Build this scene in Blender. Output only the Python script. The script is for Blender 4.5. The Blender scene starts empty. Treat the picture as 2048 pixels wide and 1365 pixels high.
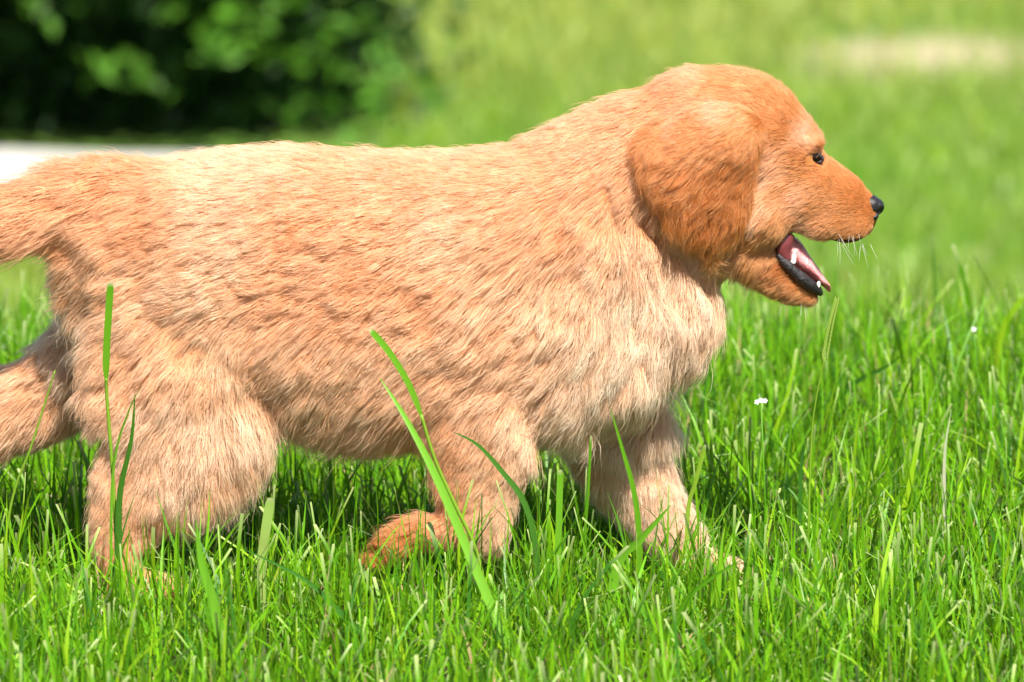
import bpy, bmesh, math, random
import numpy as np
from mathutils import Vector, Matrix, kdtree
from mathutils.bvhtree import BVHTree

rng = np.random.default_rng(11)
random.seed(5)
scene = bpy.context.scene
COL = scene.collection

# ------------------------------------------------------------------ camera
PXM = 2833.0                    # photo pixels per metre at the puppy
GY = 1190.0                     # photo row of the ground under the puppy
DIST = 6.0
PITCH = math.radians(10.0)
AIM = Vector((0, 0, (GY - 682.5) / PXM))
CAM = AIM + DIST * Vector((0, -math.cos(PITCH), math.sin(PITCH)))
cam_data = bpy.data.cameras.new('camera')
cam = bpy.data.objects.new('camera', cam_data)
COL.objects.link(cam)
scene.camera = cam
cam.location = CAM
cam.rotation_euler = (math.pi / 2 - PITCH, 0, 0)
cam_data.sensor_width = 36.0
cam_data.lens = 36.0 * DIST * PXM / 2048.0
cam_data.clip_start = 0.1
cam_data.clip_end = 2000
cam_data.dof.use_dof = True
cam_data.dof.focus_distance = DIST - 0.05
cam_data.dof.aperture_fstop = cam_data.lens / 26.0
cam_data.dof.aperture_blades = 0

# ------------------------------------------------------------------ sky, sun, exposure
SUN_EL, SUN_AZ = math.radians(54), math.radians(18)   # azimuth: right of the camera's back
to_sun = Vector((math.sin(SUN_AZ) * math.cos(SUN_EL), -math.cos(SUN_AZ) * math.cos(SUN_EL), math.sin(SUN_EL)))
world = bpy.data.worlds.new('World')
scene.world = world
world.use_nodes = True
wn = world.node_tree
bg = wn.nodes['Background']
sky = wn.nodes.new('ShaderNodeTexSky')
sky.sky_type = 'NISHITA'
sky.sun_disc = False
sky.sun_elevation = SUN_EL
sky.sun_rotation = math.atan2(to_sun.x, to_sun.y)
wn.links.new(sky.outputs[0], bg.inputs[0])
bg.inputs[1].default_value = 0.065
sun_d = bpy.data.lights.new('sun', 'SUN')
sun_d.energy = 5.0
sun_d.angle = math.radians(0.53)
sun_d.color = (1.0, 0.95, 0.87)
sun = bpy.data.objects.new('sun', sun_d)
COL.objects.link(sun)
sun.rotation_euler = to_sun.to_track_quat('Z', 'Y').to_euler()
sun.location = (1, -2, 4)
vs = scene.view_settings
vs.view_transform = 'Standard'
vs.look = 'None'
vs.gamma = 1
vs.exposure = 1.12
vs.use_curve_mapping = False
scene.render.engine = 'CYCLES'
cy = scene.cycles
cy.max_bounces = 7
cy.transparent_max_bounces = 4
cy.diffuse_bounces = 4
cy.glossy_bounces = 3
cy.transmission_bounces = 5
cy.use_adaptive_sampling = True
cy.adaptive_threshold = 0.02
cy.use_denoising = True
cy.sample_clamp_indirect = 6.0
scene.render.hair_type = 'STRIP'

# ------------------------------------------------------------------ helpers
cp, sp = math.cos(PITCH), math.sin(PITCH)
def W(px, py, y=0.0):
    """photo pixel at depth y (metres) -> world point"""
    f = DIST * PXM
    a, b = (px - 1024.0) / f, (682.5 - py) / f
    d = np.array([a, cp + b * sp, -sp + b * cp])
    t = (y - CAM.y) / d[1]
    return np.array(CAM) + d * t
def to_px(P):
    """world points (n,3) -> photo pixels"""
    q = P - np.array(CAM)
    depth = q[:, 1] * cp - q[:, 2] * sp
    up = q[:, 1] * sp + q[:, 2] * cp
    f = DIST * PXM
    return np.stack([1024 + f * q[:, 0] / depth, 682.5 - f * up / depth], 1)
def side_px(P):
    """side-view coordinates on the puppy's own plane, in photo pixels (x right, y down)"""
    return np.stack([1024 + P[:, 0] * PXM, GY - P[:, 2] * PXM], 1)

def link(name, data, parent=None):
    o = bpy.data.objects.new(name, data)
    COL.objects.link(o)
    if parent is not None:
        o.parent = parent
        o.matrix_parent_inverse = Matrix.Translation(parent.matrix_world.translation).inverted()
    return o
def tag(o, label=None, cat=None, group=None, kind=None):
    if label: o['label'] = label
    if cat: o['category'] = cat
    if group: o['group'] = group
    if kind: o['kind'] = kind
    return o
def empty(name, loc):
    o = bpy.data.objects.new(name, None)
    o.empty_display_size = 0.05
    COL.objects.link(o)
    o.location = loc
    o.matrix_world = Matrix.Translation(loc)
    return o
def np_mesh(name, V, F, smooth=True):
    """V (n,3), F list of arrays each (m,k) with the same k inside an array"""
    me = bpy.data.meshes.new(name)
    V = np.asarray(V, np.float32)
    if not isinstance(F, (list, tuple)):
        F = [F]
    F = [np.asarray(f, np.int32) for f in F if len(f)]
    me.vertices.add(len(V))
    me.vertices.foreach_set('co', V.ravel())
    loops = np.concatenate([f.ravel() for f in F])
    sizes = np.concatenate([np.full(len(f), f.shape[1], np.int32) for f in F])
    starts = np.concatenate([[0], np.cumsum(sizes)[:-1]]).astype(np.int32)
    me.loops.add(len(loops))
    me.loops.foreach_set('vertex_index', loops)
    me.polygons.add(len(sizes))
    me.polygons.foreach_set('loop_start', starts)
    me.polygons.foreach_set('loop_total', sizes)
    me.polygons.foreach_set('use_smooth', np.full(len(sizes), smooth, bool))
    me.update(calc_edges=True)
    me.validate()
    return me
def vcol(me, name, C):
    a = me.attributes.new(name, 'FLOAT_COLOR', 'POINT')
    C = np.asarray(C, np.float32)
    if C.shape[1] == 3:
        C = np.concatenate([C, np.ones((len(C), 1), np.float32)], 1)
    a.data.foreach_set('color', C.ravel())

class NT:
    def __init__(s, name):
        s.m = bpy.data.materials.new(name); s.m.use_nodes = True
        s.t = s.m.node_tree; s.t.nodes.clear()
        s.out = s.n('ShaderNodeOutputMaterial')
    def n(s, typ, **kw):
        x = s.t.nodes.new(typ)
        for k, v in kw.items(): setattr(x, k, v)
        return x
    def l(s, a, b): s.t.links.new(a, b)
    def mix(s, fac, a, b, mode='MIX'):
        x = s.n('ShaderNodeMix', data_type='RGBA', blend_type=mode)
        for sock, v in ((x.inputs[0], fac), (x.inputs[6], a), (x.inputs[7], b)):
            if hasattr(v, 'is_output'): s.l(v, sock)
            elif isinstance(v, (int, float)): sock.default_value = v
            else: sock.default_value = (*v, 1)
        return x.outputs[2]
    def noise(s, scale, detail=4, coord=None, rough=.55):
        x = s.n('ShaderNodeTexNoise'); x.inputs['Scale'].default_value = scale
        x.inputs['Detail'].default_value = detail; x.inputs['Roughness'].default_value = rough
        if coord is not None: s.l(coord, x.inputs['Vector'])
        return x.outputs[0]
    def ramp(s, fac, lo, hi):
        x = s.n('ShaderNodeMapRange'); s.l(fac, x.inputs[0])
        x.inputs[1].default_value = lo; x.inputs[2].default_value = hi
        return x.outputs[0]
    def attr(s, name):
        x = s.n('ShaderNodeAttribute', attribute_name=name); return x.outputs['Color']
    def surf(s, sh): s.l(sh, s.out.inputs[0])
    def bump(s, h, strength, dist):
        x = s.n('ShaderNodeBump'); x.inputs['Strength'].default_value = strength
        x.inputs['Distance'].default_value = dist; s.l(h, x.inputs['Height']); return x.outputs[0]
def principled(nt, color, rough=.6, spec=.4, normal=None, **kw):
    b = nt.n('ShaderNodeBsdfPrincipled')
    if hasattr(color, 'is_output'): nt.l(color, b.inputs['Base Color'])
    else: b.inputs['Base Color'].default_value = (*color, 1)
    b.inputs['Roughness'].default_value = rough
    b.inputs['Specular IOR Level'].default_value = spec
    if normal is not None: nt.l(normal, b.inputs['Normal'])
    for k, v in kw.items(): b.inputs[k].default_value = v
    return b.outputs[0]

# ------------------------------------------------------------------ materials
def mat_grass():
    nt = NT('grass_blade')
    c = nt.attr('blade_color')
    p = principled(nt, c, .36, .2)
    tr = nt.n('ShaderNodeBsdfTranslucent')
    g = nt.n('ShaderNodeGamma'); nt.l(c, g.inputs[0]); g.inputs[1].default_value = .9
    y = nt.mix(.35, g.outputs[0], (.28, .55, .02))
    nt.l(y, tr.inputs[0])
    m = nt.n('ShaderNodeMixShader'); m.inputs[0].default_value = .30
    nt.l(p, m.inputs[1]); nt.l(tr.outputs[0], m.inputs[2])
    nt.surf(m.outputs[0]); return nt.m
def mat_leaf():
    nt = NT('shrub_leaf')
    c = nt.attr('blade_color')
    p = principled(nt, c, .5, .3)
    tr = nt.n('ShaderNodeBsdfTranslucent'); nt.l(nt.mix(.4, c, (.15, .4, .02)), tr.inputs[0])
    m = nt.n('ShaderNodeMixShader'); m.inputs[0].default_value = .25
    nt.l(p, m.inputs[1]); nt.l(tr.outputs[0], m.inputs[2])
    nt.surf(m.outputs[0]); return nt.m
def mat_ground():
    nt = NT('lawn_soil')
    geo = nt.n('ShaderNodeNewGeometry'); P = geo.outputs['Position']
    big = nt.noise(.55, 5, P); mid = nt.noise(3.5, 5, P); fine = nt.noise(60, 6, P)
    c = nt.mix(nt.ramp(mid, .35, .65), (.07, .17, .018), (.13, .22, .03))
    c = nt.mix(nt.ramp(big, .45, .7), c, (.24, .26, .07))
    c = nt.mix(nt.ramp(fine, .5, .75), c, (.10, .075, .035))
    # dark soil and thatch under the thick turf of the upper lawn
    sep = nt.n('ShaderNodeSeparateXYZ'); nt.l(P, sep.inputs[0])
    soil = nt.mix(nt.ramp(mid, .4, .65), (.035, .03, .014), (.06, .065, .018))
    c = nt.mix(nt.ramp(sep.outputs[1], 2.0, 4.5), soil, c)
    # worn bare earth on the lower lawn
    def gauss(cx, cy_, sx, sy):
        v = nt.n('ShaderNodeVectorMath', operation='SUBTRACT'); nt.l(P, v.inputs[0]); v.inputs[1].default_value = (cx, cy_, -1)
        w = nt.n('ShaderNodeVectorMath', operation='MULTIPLY'); nt.l(v.outputs[0], w.inputs[0]); w.inputs[1].default_value = (1 / sx, 1 / sy, 0)
        ln = nt.n('ShaderNodeVectorMath', operation='LENGTH'); nt.l(w.outputs[0], ln.inputs[0])
        ad = nt.n('ShaderNodeMath', operation='MULTIPLY_ADD'); nt.l(nt.noise(5, 5, P), ad.inputs[0]); ad.inputs[1].default_value = 1.2
        nt.l(ln.outputs['Value'], ad.inputs[2])
        return nt.ramp(ad.outputs[0], 1.75, 1.15)
    c = nt.mix(gauss(*DIRT), c, (.36, .31, .19))
    nt.surf(principled(nt, c, .9, .2, nt.bump(fine, .6, .01))); return nt.m
def mat_simple(name, col, rough=.5, spec=.5, var=.25, scale=40, bump=0., bdist=.001, **kw):
    nt = NT(name)
    tc = nt.n('ShaderNodeTexCoord').outputs['Object']
    n = nt.noise(scale, 5, tc)
    c = nt.mix(nt.ramp(n, .3, .7), tuple(x * (1 - var) for x in col), tuple(min(1, x * (1 + var)) for x in col))
    nrm = nt.bump(nt.noise(scale * 2.5, 4, tc), bump, bdist) if bump else None
    nt.surf(principled(nt, c, rough, spec, nrm, **kw)); return nt.m
def mat_hair(name='fur_strand', rough=.55, gloss=.40):
    nt = NT(name)
    h = nt.n('ShaderNodeHairInfo')
    c = nt.attr('hair_color'); r = nt.attr('hair_root')
    k = nt.n('ShaderNodeMapRange'); nt.l(h.outputs['Intercept'], k.inputs[0])
    k.inputs[1].default_value = .05; k.inputs[2].default_value = .75
    col = nt.mix(k.outputs[0], r, c)
    b = nt.n('ShaderNodeBsdfHairPrincipled')
    b.model = 'CHIANG'
    b.parametrization = 'COLOR'
    nt.l(col, b.inputs['Color'])
    b.inputs['Roughness'].default_value = rough
    b.inputs['Radial Roughness'].default_value = .7
    b.inputs['Coat'].default_value = 0.0
    b.inputs['IOR'].default_value = 1.42
    d = principled(nt, col, .65, .15)
    tr = nt.n('ShaderNodeBsdfTranslucent'); nt.l(col, tr.inputs[0])
    m1 = nt.n('ShaderNodeMixShader'); m1.inputs[0].default_value = .25
    nt.l(d, m1.inputs[1]); nt.l(tr.outputs[0], m1.inputs[2])
    m2 = nt.n('ShaderNodeMixShader'); m2.inputs[0].default_value = gloss
    nt.l(m1.outputs[0], m2.inputs[1]); nt.l(b.outputs[0], m2.inputs[2])
    nt.surf(m2.outputs[0]); return nt.m
def mat_skin():
    nt = NT('puppy_skin')
    c = nt.attr('skin_color')
    tc = nt.n('ShaderNodeTexCoord').outputs['Object']
    c = nt.mix(nt.ramp(nt.noise(220, 4, tc), .3, .8), c, (.55, .55, .55), 'MULTIPLY')
    nt.surf(principled(nt, c, .7, .2)); return nt.m

# ------------------------------------------------------------------ terrain
BANK0, BANK1, LOW = 0.55, 4.6, -1.0
def smooth(t): t = np.clip(t, 0, 1); return t * t * (3 - 2 * t)
def tz(x, y):
    x = np.asarray(x, float); y = np.asarray(y, float)
    t = np.clip((y - BANK0) / (BANK1 - BANK0), 0, 1)
    z = LOW * smooth(t)
    und = .012 * np.sin(2.1 * x + 1.3) * np.sin(1.7 * y + .4) * np.clip(np.hypot(x, y) - .5, 0, 1)
    und = und + .03 * np.sin(.8 * x + .5 * y) * np.clip((y - 3) / 6, 0, 1)
    far = np.clip(np.hypot(x, y) - 40, 0, None)
    return z + und + .02 * far
def px_on_low(px, py):
    """where the ray through a photo pixel meets the lower lawn"""
    a, b = W(px, py, 5.0), W(px, py, 9.0)
    t = (LOW - a[2]) / (b[2] - a[2])
    return a + (b - a) * t
_d = px_on_low(1850, 88)
DIRT = (float(_d[0]), float(_d[1]), .26, .30)

xs = np.unique(np.concatenate([np.linspace(-3, 3, 61), np.sign(np.linspace(-1, 1, 41)) * (3 + 400 * np.abs(np.linspace(-1, 1, 41)) ** 3)]))
ys = np.unique(np.concatenate([np.linspace(-2, 14, 129), -2 - 300 * np.linspace(0, 1, 16) ** 3, 14 + 500 * np.linspace(0, 1, 24) ** 3]))
X, Y = np.meshgrid(xs, ys)
Vt = np.stack([X.ravel(), Y.ravel(), tz(X, Y).ravel()], 1)
nx, ny = len(xs), len(ys)
i = (np.arange(ny - 1)[:, None] * nx + np.arange(nx - 1)[None]).ravel()
ground = link('ground', np_mesh('ground', Vt, np.stack([i, i + 1, i + nx + 1, i + nx], 1)))
ground.data.materials.append(mat_ground())
tag(ground, kind='structure')

# pale concrete path in front of the shrubs
a0, a1 = px_on_low(-300, 318), px_on_low(330, 330)
_w = np.array([0, -.50, 0]); b0, b1 = a0 + _w, a1 + _w
def path_mesh():
    bm = bmesh.new()
    d = a1 - a0; ext = d / np.linalg.norm(d[:2])
    A0, A1 = a0 - ext * 3.5, a1 + ext * .1
    e2 = (b1 - b0) / np.linalg.norm((b1 - b0)[:2])
    B0, B1 = b0 - e2 * 3.5 + np.array([0, -1.0, 0]) * .0, b1 + e2 * .1
    n = 22
    rows = []
    for k in range(n + 1):
        t = k / n
        pa, pb = A0 + (A1 - A0) * t, B0 + (B1 - B0) * t
        j = .006 * math.sin(k * 2.3)
        row = []
        for q in range(7):
            s = q / 6
            p = pb + (pa - pb) * s
            z = float(tz(p[0], p[1])) + (.045 if 0 < q < 6 else .036) + .002 * math.sin(k * 1.7 + q * 2.1)
            row.append(bm.verts.new((p[0], p[1] + j, z)))
        row.insert(0, bm.verts.new((row[0].co.x, row[0].co.y - .012, row[0].co.z - .12)))
        row.append(bm.verts.new((row[-1].co.x, row[-1].co.y + .012, row[-1].co.z - .12)))
        rows.append(row)
    for r0, r1 in zip(rows, rows[1:]):
        for q in range(len(r0) - 1):
            bm.faces.new((r0[q], r1[q], r1[q + 1], r0[q + 1]))
    bm.faces.new(rows[0]); bm.faces.new(rows[-1][::-1])
    bmesh.ops.recalc_face_normals(bm, faces=bm.faces)
    me = bpy.data.meshes.new('path'); bm.to_mesh(me); bm.free(); return me
path = link('path', path_mesh())
path.data.materials.append(mat_simple('pale_concrete', (.45, .43, .41), .85, .3, .12, 14, .4, .004))
tag(path, kind='structure')

# ------------------------------------------------------------------ shrubs behind the path
leaf_mat = mat_leaf()
bark_mat = mat_simple('shrub_bark', (.09, .065, .045), .9, .2, .4, 60, .8, .004)
def tube_np(pts, rad, seg=7):
    pts = np.asarray(pts, float); n = len(pts)
    T = np.gradient(pts, axis=0); T /= np.linalg.norm(T, axis=1)[:, None] + 1e-9
    ref = np.array([.3, .9, .1]); A = np.cross(T, ref); A /= np.linalg.norm(A, axis=1)[:, None] + 1e-9
    B = np.cross(T, A)
    th = np.linspace(0, 2 * np.pi, seg, endpoint=False)
    R = np.asarray(rad, float)[:, None, None]
    V = pts[:, None] + R * (np.cos(th)[None, :, None] * A[:, None] + np.sin(th)[None, :, None] * B[:, None])
    V = V.reshape(-1, 3)
    k = np.arange(n - 1)[:, None] * seg; j = np.arange(seg)[None]; j2 = (j + 1) % seg
    F = np.stack([k + j, k + j2, k + seg + j2, k + seg + j], -1).reshape(-1, 4)
    caps = [np.arange(seg)[::-1][None], (np.arange(seg) + (n - 1) * seg)[None]]
    return V, F, caps
def leaves_mesh(name, P, N, L, wd, C):
    """one folded pointed leaf per row: base, two sides, tip (4 tris)"""
    n = len(P)
    up = rng.normal(size=(n, 3)); D = np.cross(N, up); D /= np.linalg.norm(D, axis=1)[:, None]
    S = np.cross(N, D)
    L = L[:, None]; wd = wd[:, None]
    base = P - D * L * .5; tip = P + D * L * .5 - N * L * .12
    mid = P + N * L * -.02
    l = P + S * wd * .5 + N * L * .06; r = P - S * wd * .5 + N * L * .06
    V = np.stack([base, l, tip, r, mid], 1).reshape(-1, 3)
    k = np.arange(n)[:, None] * 5
    F = np.concatenate([k + np.array([[0, 4, 1]]), k + np.array([[1, 4, 2]]), k + np.array([[2, 4, 3]]), k + np.array([[3, 4, 0]])])
    me = np_mesh(name, V, F, False)
    vcol(me, 'blade_color', np.repeat(C, 5, 0))
    return me
def shrub(cx, cy_, R, H, label, nclump, nleaf, drop, edge):
    g = float(tz(cx, cy_))
    root = tag(empty('shrub', (cx, cy_, g)), label, 'shrub', 'shrubs beyond the lawn')
    tips = []
    for k in range(9):
        th = k * 2.4 + rng.uniform(-.3, .3); rr = R * rng.uniform(.35, .8)
        p0 = np.array([cx + .07 * math.cos(th), cy_ + .07 * math.sin(th), g - .05])
        p3 = np.array([cx + rr * math.cos(th), cy_ + rr * math.sin(th), g + H * rng.uniform(.55, .9)])
        t = np.linspace(0, 1, 9)[:, None]
        q = p0 + (p3 - p0) * t + np.array([0, 0, 1]) * H * .12 * np.sin(np.pi * t) + .02 * rng.normal(size=(9, 3)) * t
        V, F, caps = tube_np(q, np.linspace(.032, .008, 9))
        o = link('stem', np_mesh('stem', V, [F] + caps), root); o.data.materials.append(bark_mat)
    # clumps of leaves through the crown's volume: it reaches the ground and leans out over its own foot
    u = rng.uniform(-1, 1, (nclump * 4, 3))
    u = u[(np.abs(u) ** 3.2).sum(1) < 1]
    u = u[rng.random(len(u)) < .25 + .75 * np.abs(u).max(1)][:nclump]
    c = u * np.array([R, R, H * .52]) + np.array([cx, cy_, g + H * .5])
    hz = (c[:, 2] - g) / H
    c[:, 1] -= drop * smooth((hz - .12) / .3) * (u[:, 1] < .2)
    c = c[c[:, 2] > g + .02]
    skirt = rng.uniform(0, 1, (110, 3)) * np.array([2 * R, .45, .16]) + np.array([cx - R, cy_ - R + .20, g + .02])
    c = np.concatenate([c, skirt])
    # keep a hollow underneath, as in an old shrub
    per = nleaf // len(c)
    spread = np.tile(np.array([[.075, .075, .05]]), (len(c), 1)); cnt = np.full(len(c), per)
    if len(edge):      # sprays reaching out into the sun, their leaves coloured brighter as if sunlit
        c = np.concatenate([c, np.array([W(a, b, cy_ - R - .2 - .1 * (k % 3)) for k, (a, b) in enumerate(edge)])])
        spread = np.concatenate([spread, np.tile(np.array([[.026, .03, .02]]), (len(edge), 1))]); cnt = np.concatenate([cnt, np.full(len(edge), 9)])
    P = np.repeat(c, cnt, 0) + rng.normal(size=(cnt.sum(), 3)) * np.repeat(spread, cnt, 0)
    tone = np.repeat(rng.uniform(.6, 1.25, len(c)), cnt) * rng.uniform(.75, 1.2, len(P))
    ok = (P[:, 2] > tz(P[:, 0], P[:, 1]) + .02) | (np.arange(len(P)) >= len(P) - 9 * len(edge))
    P, tone = P[ok], tone[ok]
    N = rng.normal(size=P.shape) * .7 + np.array([0, -.25, .8]); N /= np.linalg.norm(N, axis=1)[:, None]
    yel = rng.uniform(0, 1, len(P))[:, None]
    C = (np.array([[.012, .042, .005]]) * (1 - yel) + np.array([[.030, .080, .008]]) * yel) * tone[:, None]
    if len(edge): C[-len(edge) * 9:] = np.array([[.07, .19, .012]]) * tone[-len(edge) * 9:, None]  # sunlight on the sprays painted into their leaf colour
    L = rng.uniform(.03, .055, len(P))
    o = link('foliage', leaves_mesh('foliage', P, N, L, L * rng.uniform(.5, .7, len(P)), C), root)
    o.data.materials.append(leaf_mat); o['kind'] = 'stuff'
    return root
e = px_on_low(790, 288); SHRUB_X = e[0] - .02
shrub(e[0] - .60, e[1] + .66, .60, 1.7, 'broad leafy green shrub spreading past the end of the pale path', 900, 30000, .46, [(450, 60), (505, 20), (540, 95), (425, 90), (610, 235), (690, 40), (740, 170), (790, 110), (820, 165), (640, 110), (700, 240), (760, 230), (575, 30)])
e = px_on_low(60, 276)
shrub(e[0] - .45, e[1] + .75, .72, 2.1, 'dark dense shrub directly behind the pale concrete path', 900, 30000, .46, [(290, 150), (60, 5), (200, 130), (380, 15)])

# ------------------------------------------------------------------ the puppy: body from lofted volumes, fused into one skin
U = 1.0 / PXM
def Wp(px, py, y=0.0):      # side-view px -> world on the puppy's own axes (y in px)
    return np.array([(px - 1024) * U, y * U, (GY - py) * U])
def catmull(A, sub):
    A = np.asarray(A, float); out = []
    n = len(A)
    for k in range(n - 1):
        p0, p1, p2, p3 = A[max(k - 1, 0)], A[k], A[k + 1], A[min(k + 2, n - 1)]
        for j in range(sub):
            t = j / sub
            out.append(.5 * (2 * p1 + (p2 - p0) * t + (2 * p0 - 5 * p1 + 4 * p2 - p3) * t * t + (3 * p1 - p0 - 3 * p2 + p3) * t ** 3))
    out.append(A[-1]); return np.array(out)
PV, PF, PN = [], [], 0
def add_piece(V, F):
    global PN
    PV.append(V); PF.extend((np.asarray(f) + PN) for f in F); PN += len(V)
def loft(st, seg=28, sub=5, power=2.0, into=None):
    """st rows: px, py, y, ra (in the side view, across the path), rb (sideways) - all in photo pixels"""
    A = catmull(st, sub)
    C = np.array([Wp(*r[:3]) for r in A]); ra = A[:, 3] * U; rb = A[:, 4] * U
    T = np.gradient(C, axis=0); T /= np.linalg.norm(T, axis=1)[:, None] + 1e-12
    # round ends
    caps = [.35, .65, .87, .985]
    r0, r1 = min(ra[0], rb[0]), min(ra[-1], rb[-1])
    pre = [(C[0] - T[0] * r0 * c, T[0], ra[0] * math.sqrt(1 - c * c), rb[0] * math.sqrt(1 - c * c)) for c in caps[::-1]]
    post = [(C[-1] + T[-1] * r1 * c, T[-1], ra[-1] * math.sqrt(1 - c * c), rb[-1] * math.sqrt(1 - c * c)) for c in caps]
    rings = pre + list(zip(C, T, ra, rb)) + post
    th = np.linspace(0, 2 * np.pi, seg, endpoint=False)
    V = []
    for c, t, a, b in rings:
        s = np.array([0, 1., 0]) - t * t[1]; s /= np.linalg.norm(s)
        u = np.cross(t, s)
        ct, st_ = np.cos(th), np.sin(th)
        ct = np.sign(ct) * np.abs(ct) ** (2 / power); st_ = np.sign(st_) * np.abs(st_) ** (2 / power)
        V.append(c + ct[:, None] * u * a + st_[:, None] * s * b)
    n = len(V); V = np.concatenate(V)
    k = np.arange(n - 1)[:, None] * seg; j = np.arange(seg)[None]; j2 = (j + 1) % seg
    F = np.stack([k + j, k + j2, k + seg + j2, k + seg + j], -1).reshape(-1, 4)
    pieces = [F, np.arange(seg)[::-1][None], (np.arange(seg) + (n - 1) * seg)[None]]
    if into is None: add_piece(V, pieces)
    else: return V, pieces
def ell(px, py, y, rx, rz, ry, rot=0.0, into=None):
    th = np.linspace(0, np.pi, 15)[1:-1]; ph = np.linspace(0, 2 * np.pi, 24, endpoint=False)
    V = [np.array([0, 0, 1.])]
    for t in th:
        for p in ph: V.append(np.array([math.sin(t) * math.cos(p), math.sin(t) * math.sin(p), math.cos(t)]))
    V.append(np.array([0, 0, -1.])); V = np.array(V) * np.array([rx, ry, rz])
    c, s = math.cos(rot), math.sin(rot)      # rot > 0 turns the front end down
    V = np.stack([V[:, 0] * c + V[:, 2] * s, V[:, 1], -V[:, 0] * s + V[:, 2] * c], 1) * U + Wp(px, py, y)
    m = 24; F4 = []; F3 = []
    for r in range(12):
        for q in range(m):
            a = 1 + r * m + q; b = 1 + r * m + (q + 1) % m
            F4.append((a, a + m, b + m, b))
    for q in range(m):
        F3.append((0, 1 + q, 1 + (q + 1) % m)); last = len(V) - 1; o = 1 + 12 * m
        F3.append((last, o + (q + 1) % m, o + q))
    if into is None: add_piece(V, [np.array(F4), np.array(F3)])
    else: return V, [np.array(F4), np.array(F3)]

# torso: x, top, bottom, half width
tor = [(238, 410, 830, 100), (280, 342, 850, 140), (330, 322, 868, 168), (420, 304, 862, 175), (520, 293, 850, 180), (600, 292, 862, 184),
       (700, 295, 898, 192), (800, 301, 905, 196), (900, 301, 898, 196), (1000, 292, 890, 192), (1100, 274, 888, 182),
       (1200, 270, 880, 168), (1285, 330, 850, 145), (1340, 420, 760, 110)]
loft([(x, (t + b) / 2, 0, (b - t) / 2, w) for x, t, b, w in tor], 40, 3, 2.55)
loft([(1080, 480, 0, 200, 165), (1200, 420, 0, 205, 150), (1310, 360, 0, 195, 135), (1400, 320, 0, 180, 125)], 30, 3)      # neck
loft([(1270, 560, 0, 120, 120), (1350, 515, 0, 96, 100), (1410, 478, 0, 84, 85)], 26, 3)                                    # throat and ruff
# tail
loft([(310, 405, 0, 90, 80), (240, 398, -4, 94, 76), (150, 398, -18, 94, 72), (60, 424, -40, 86, 66), (-20, 436, -64, 78, 60), (-120, 432, -98, 64, 52), (-215, 410, -125, 34, 34)])
# near hind leg
loft([(335, 545, -80, 160, 75), (348, 672, -88, 188, 86), (362, 765, -94, 200, 88), (376, 850, -98, 180, 80), (335, 918, -100, 150, 66), (280, 975, -102, 112, 54),
      (250, 1030, -102, 80, 46), (236, 1085, -104, 56, 40), (248, 1135, -106, 42, 40)])
loft([(240, 1148, -106, 36, 42), (290, 1158, -106, 34, 48), (345, 1166, -106, 26, 44)])
# far hind leg, stretched back
loft([(260, 650, 95, 115, 66), (180, 735, 112, 108, 70), (95, 812, 122, 98, 66), (10, 848, 122, 92, 60), (-70, 890, 108, 74, 52), (-125, 970, 106, 54, 44), (-140, 1060, 104, 42, 40), (-120, 1130, 104, 38, 40)])
loft([(-130, 1150, 104, 34, 40), (-85, 1162, 104, 34, 46), (-35, 1168, 104, 25, 42)])
# near foreleg, lifted, the paw folded back
loft([(985, 630, -85, 150, 80), (978, 745, -98, 145, 84), (966, 852, -104, 122, 74), (956, 942, -106, 98, 60), (962, 1010, -104, 78, 52), (968, 1058, -102, 56, 48)])
loft([(970, 1050, -102, 46, 46), (905, 1046, -100, 44, 44), (850, 1052, -98, 42, 46), (800, 1072, -98, 40, 46), (762, 1094, -98, 28, 38)])
for k, yy in enumerate((-128, -108, -88, -70)):
    ell(756 + (8 if k in (0, 3) else 0), 1100, yy, 30, 23, 12)
# far foreleg, reaching forward
loft([(1215, 780, 85, 120, 75), (1238, 880, 95, 118, 72), (1255, 950, 98, 104, 64), (1300, 1030, 98, 80, 54), (1350, 1100, 98, 66, 50), (1395, 1150, 98, 50, 48)])
loft([(1392, 1152, 98, 36, 46), (1440, 1162, 98, 32, 50), (1482, 1168, 98, 22, 44)])
for cx, cyy, y0 in ((1486, 1170, 98), (352, 1168, -106), (-30, 1170, 104)):
    for k in range(4):
        ell(cx - (6 if k in (0, 3) else 0), cyy, y0 + (k - 1.5) * 22, 26, 19, 13)
# head
ell(1450, 276, 0, 172, 150, 128)
ell(1398, 286, 0, 165, 160, 126)
ell(1556, 308, 0, 92, 110, 98)                 # forehead and brow
ell(1510, 408, -42, 84, 84, 74); ell(1510, 408, 42, 84, 84, 74)      # cheeks
loft([(1540, 362, 0, 106, 102), (1600, 380, 0, 92, 86), (1645, 398, 0, 82, 70), (1680, 412, 0, 72, 60), (1704, 423, 0, 61, 51), (1714, 427, 0, 53, 43)], 28, 5, 2.3)
ell(1688, 442, -20, 54, 43, 36, .12); ell(1688, 442, 20, 54, 43, 36, .12)   # flews
ell(1640, 434, -36, 52, 44, 34, .1); ell(1640, 434, 36, 52, 44, 34, .1)
ell(1632, 276, -50, 17, 15, 26); ell(1632, 276, 50, 17, 15, 26)      # brows over the eyes
loft([(1470, 480, 0, 82, 84), (1510, 512, 0, 62, 74), (1550, 552, 0, 44, 58), (1588, 578, 0, 34, 48), (1618, 592, 0, 21, 34)], 26, 5)   # lower jaw
raw = np_mesh('raw', np.concatenate(PV), [f for f in PF if f.shape[1] == 3] + [f for f in PF if f.shape[1] == 4] + [f for f in PF if f.shape[1] > 4])
tmp = bpy.data.objects.new('tmp', raw); COL.objects.link(tmp)
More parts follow.
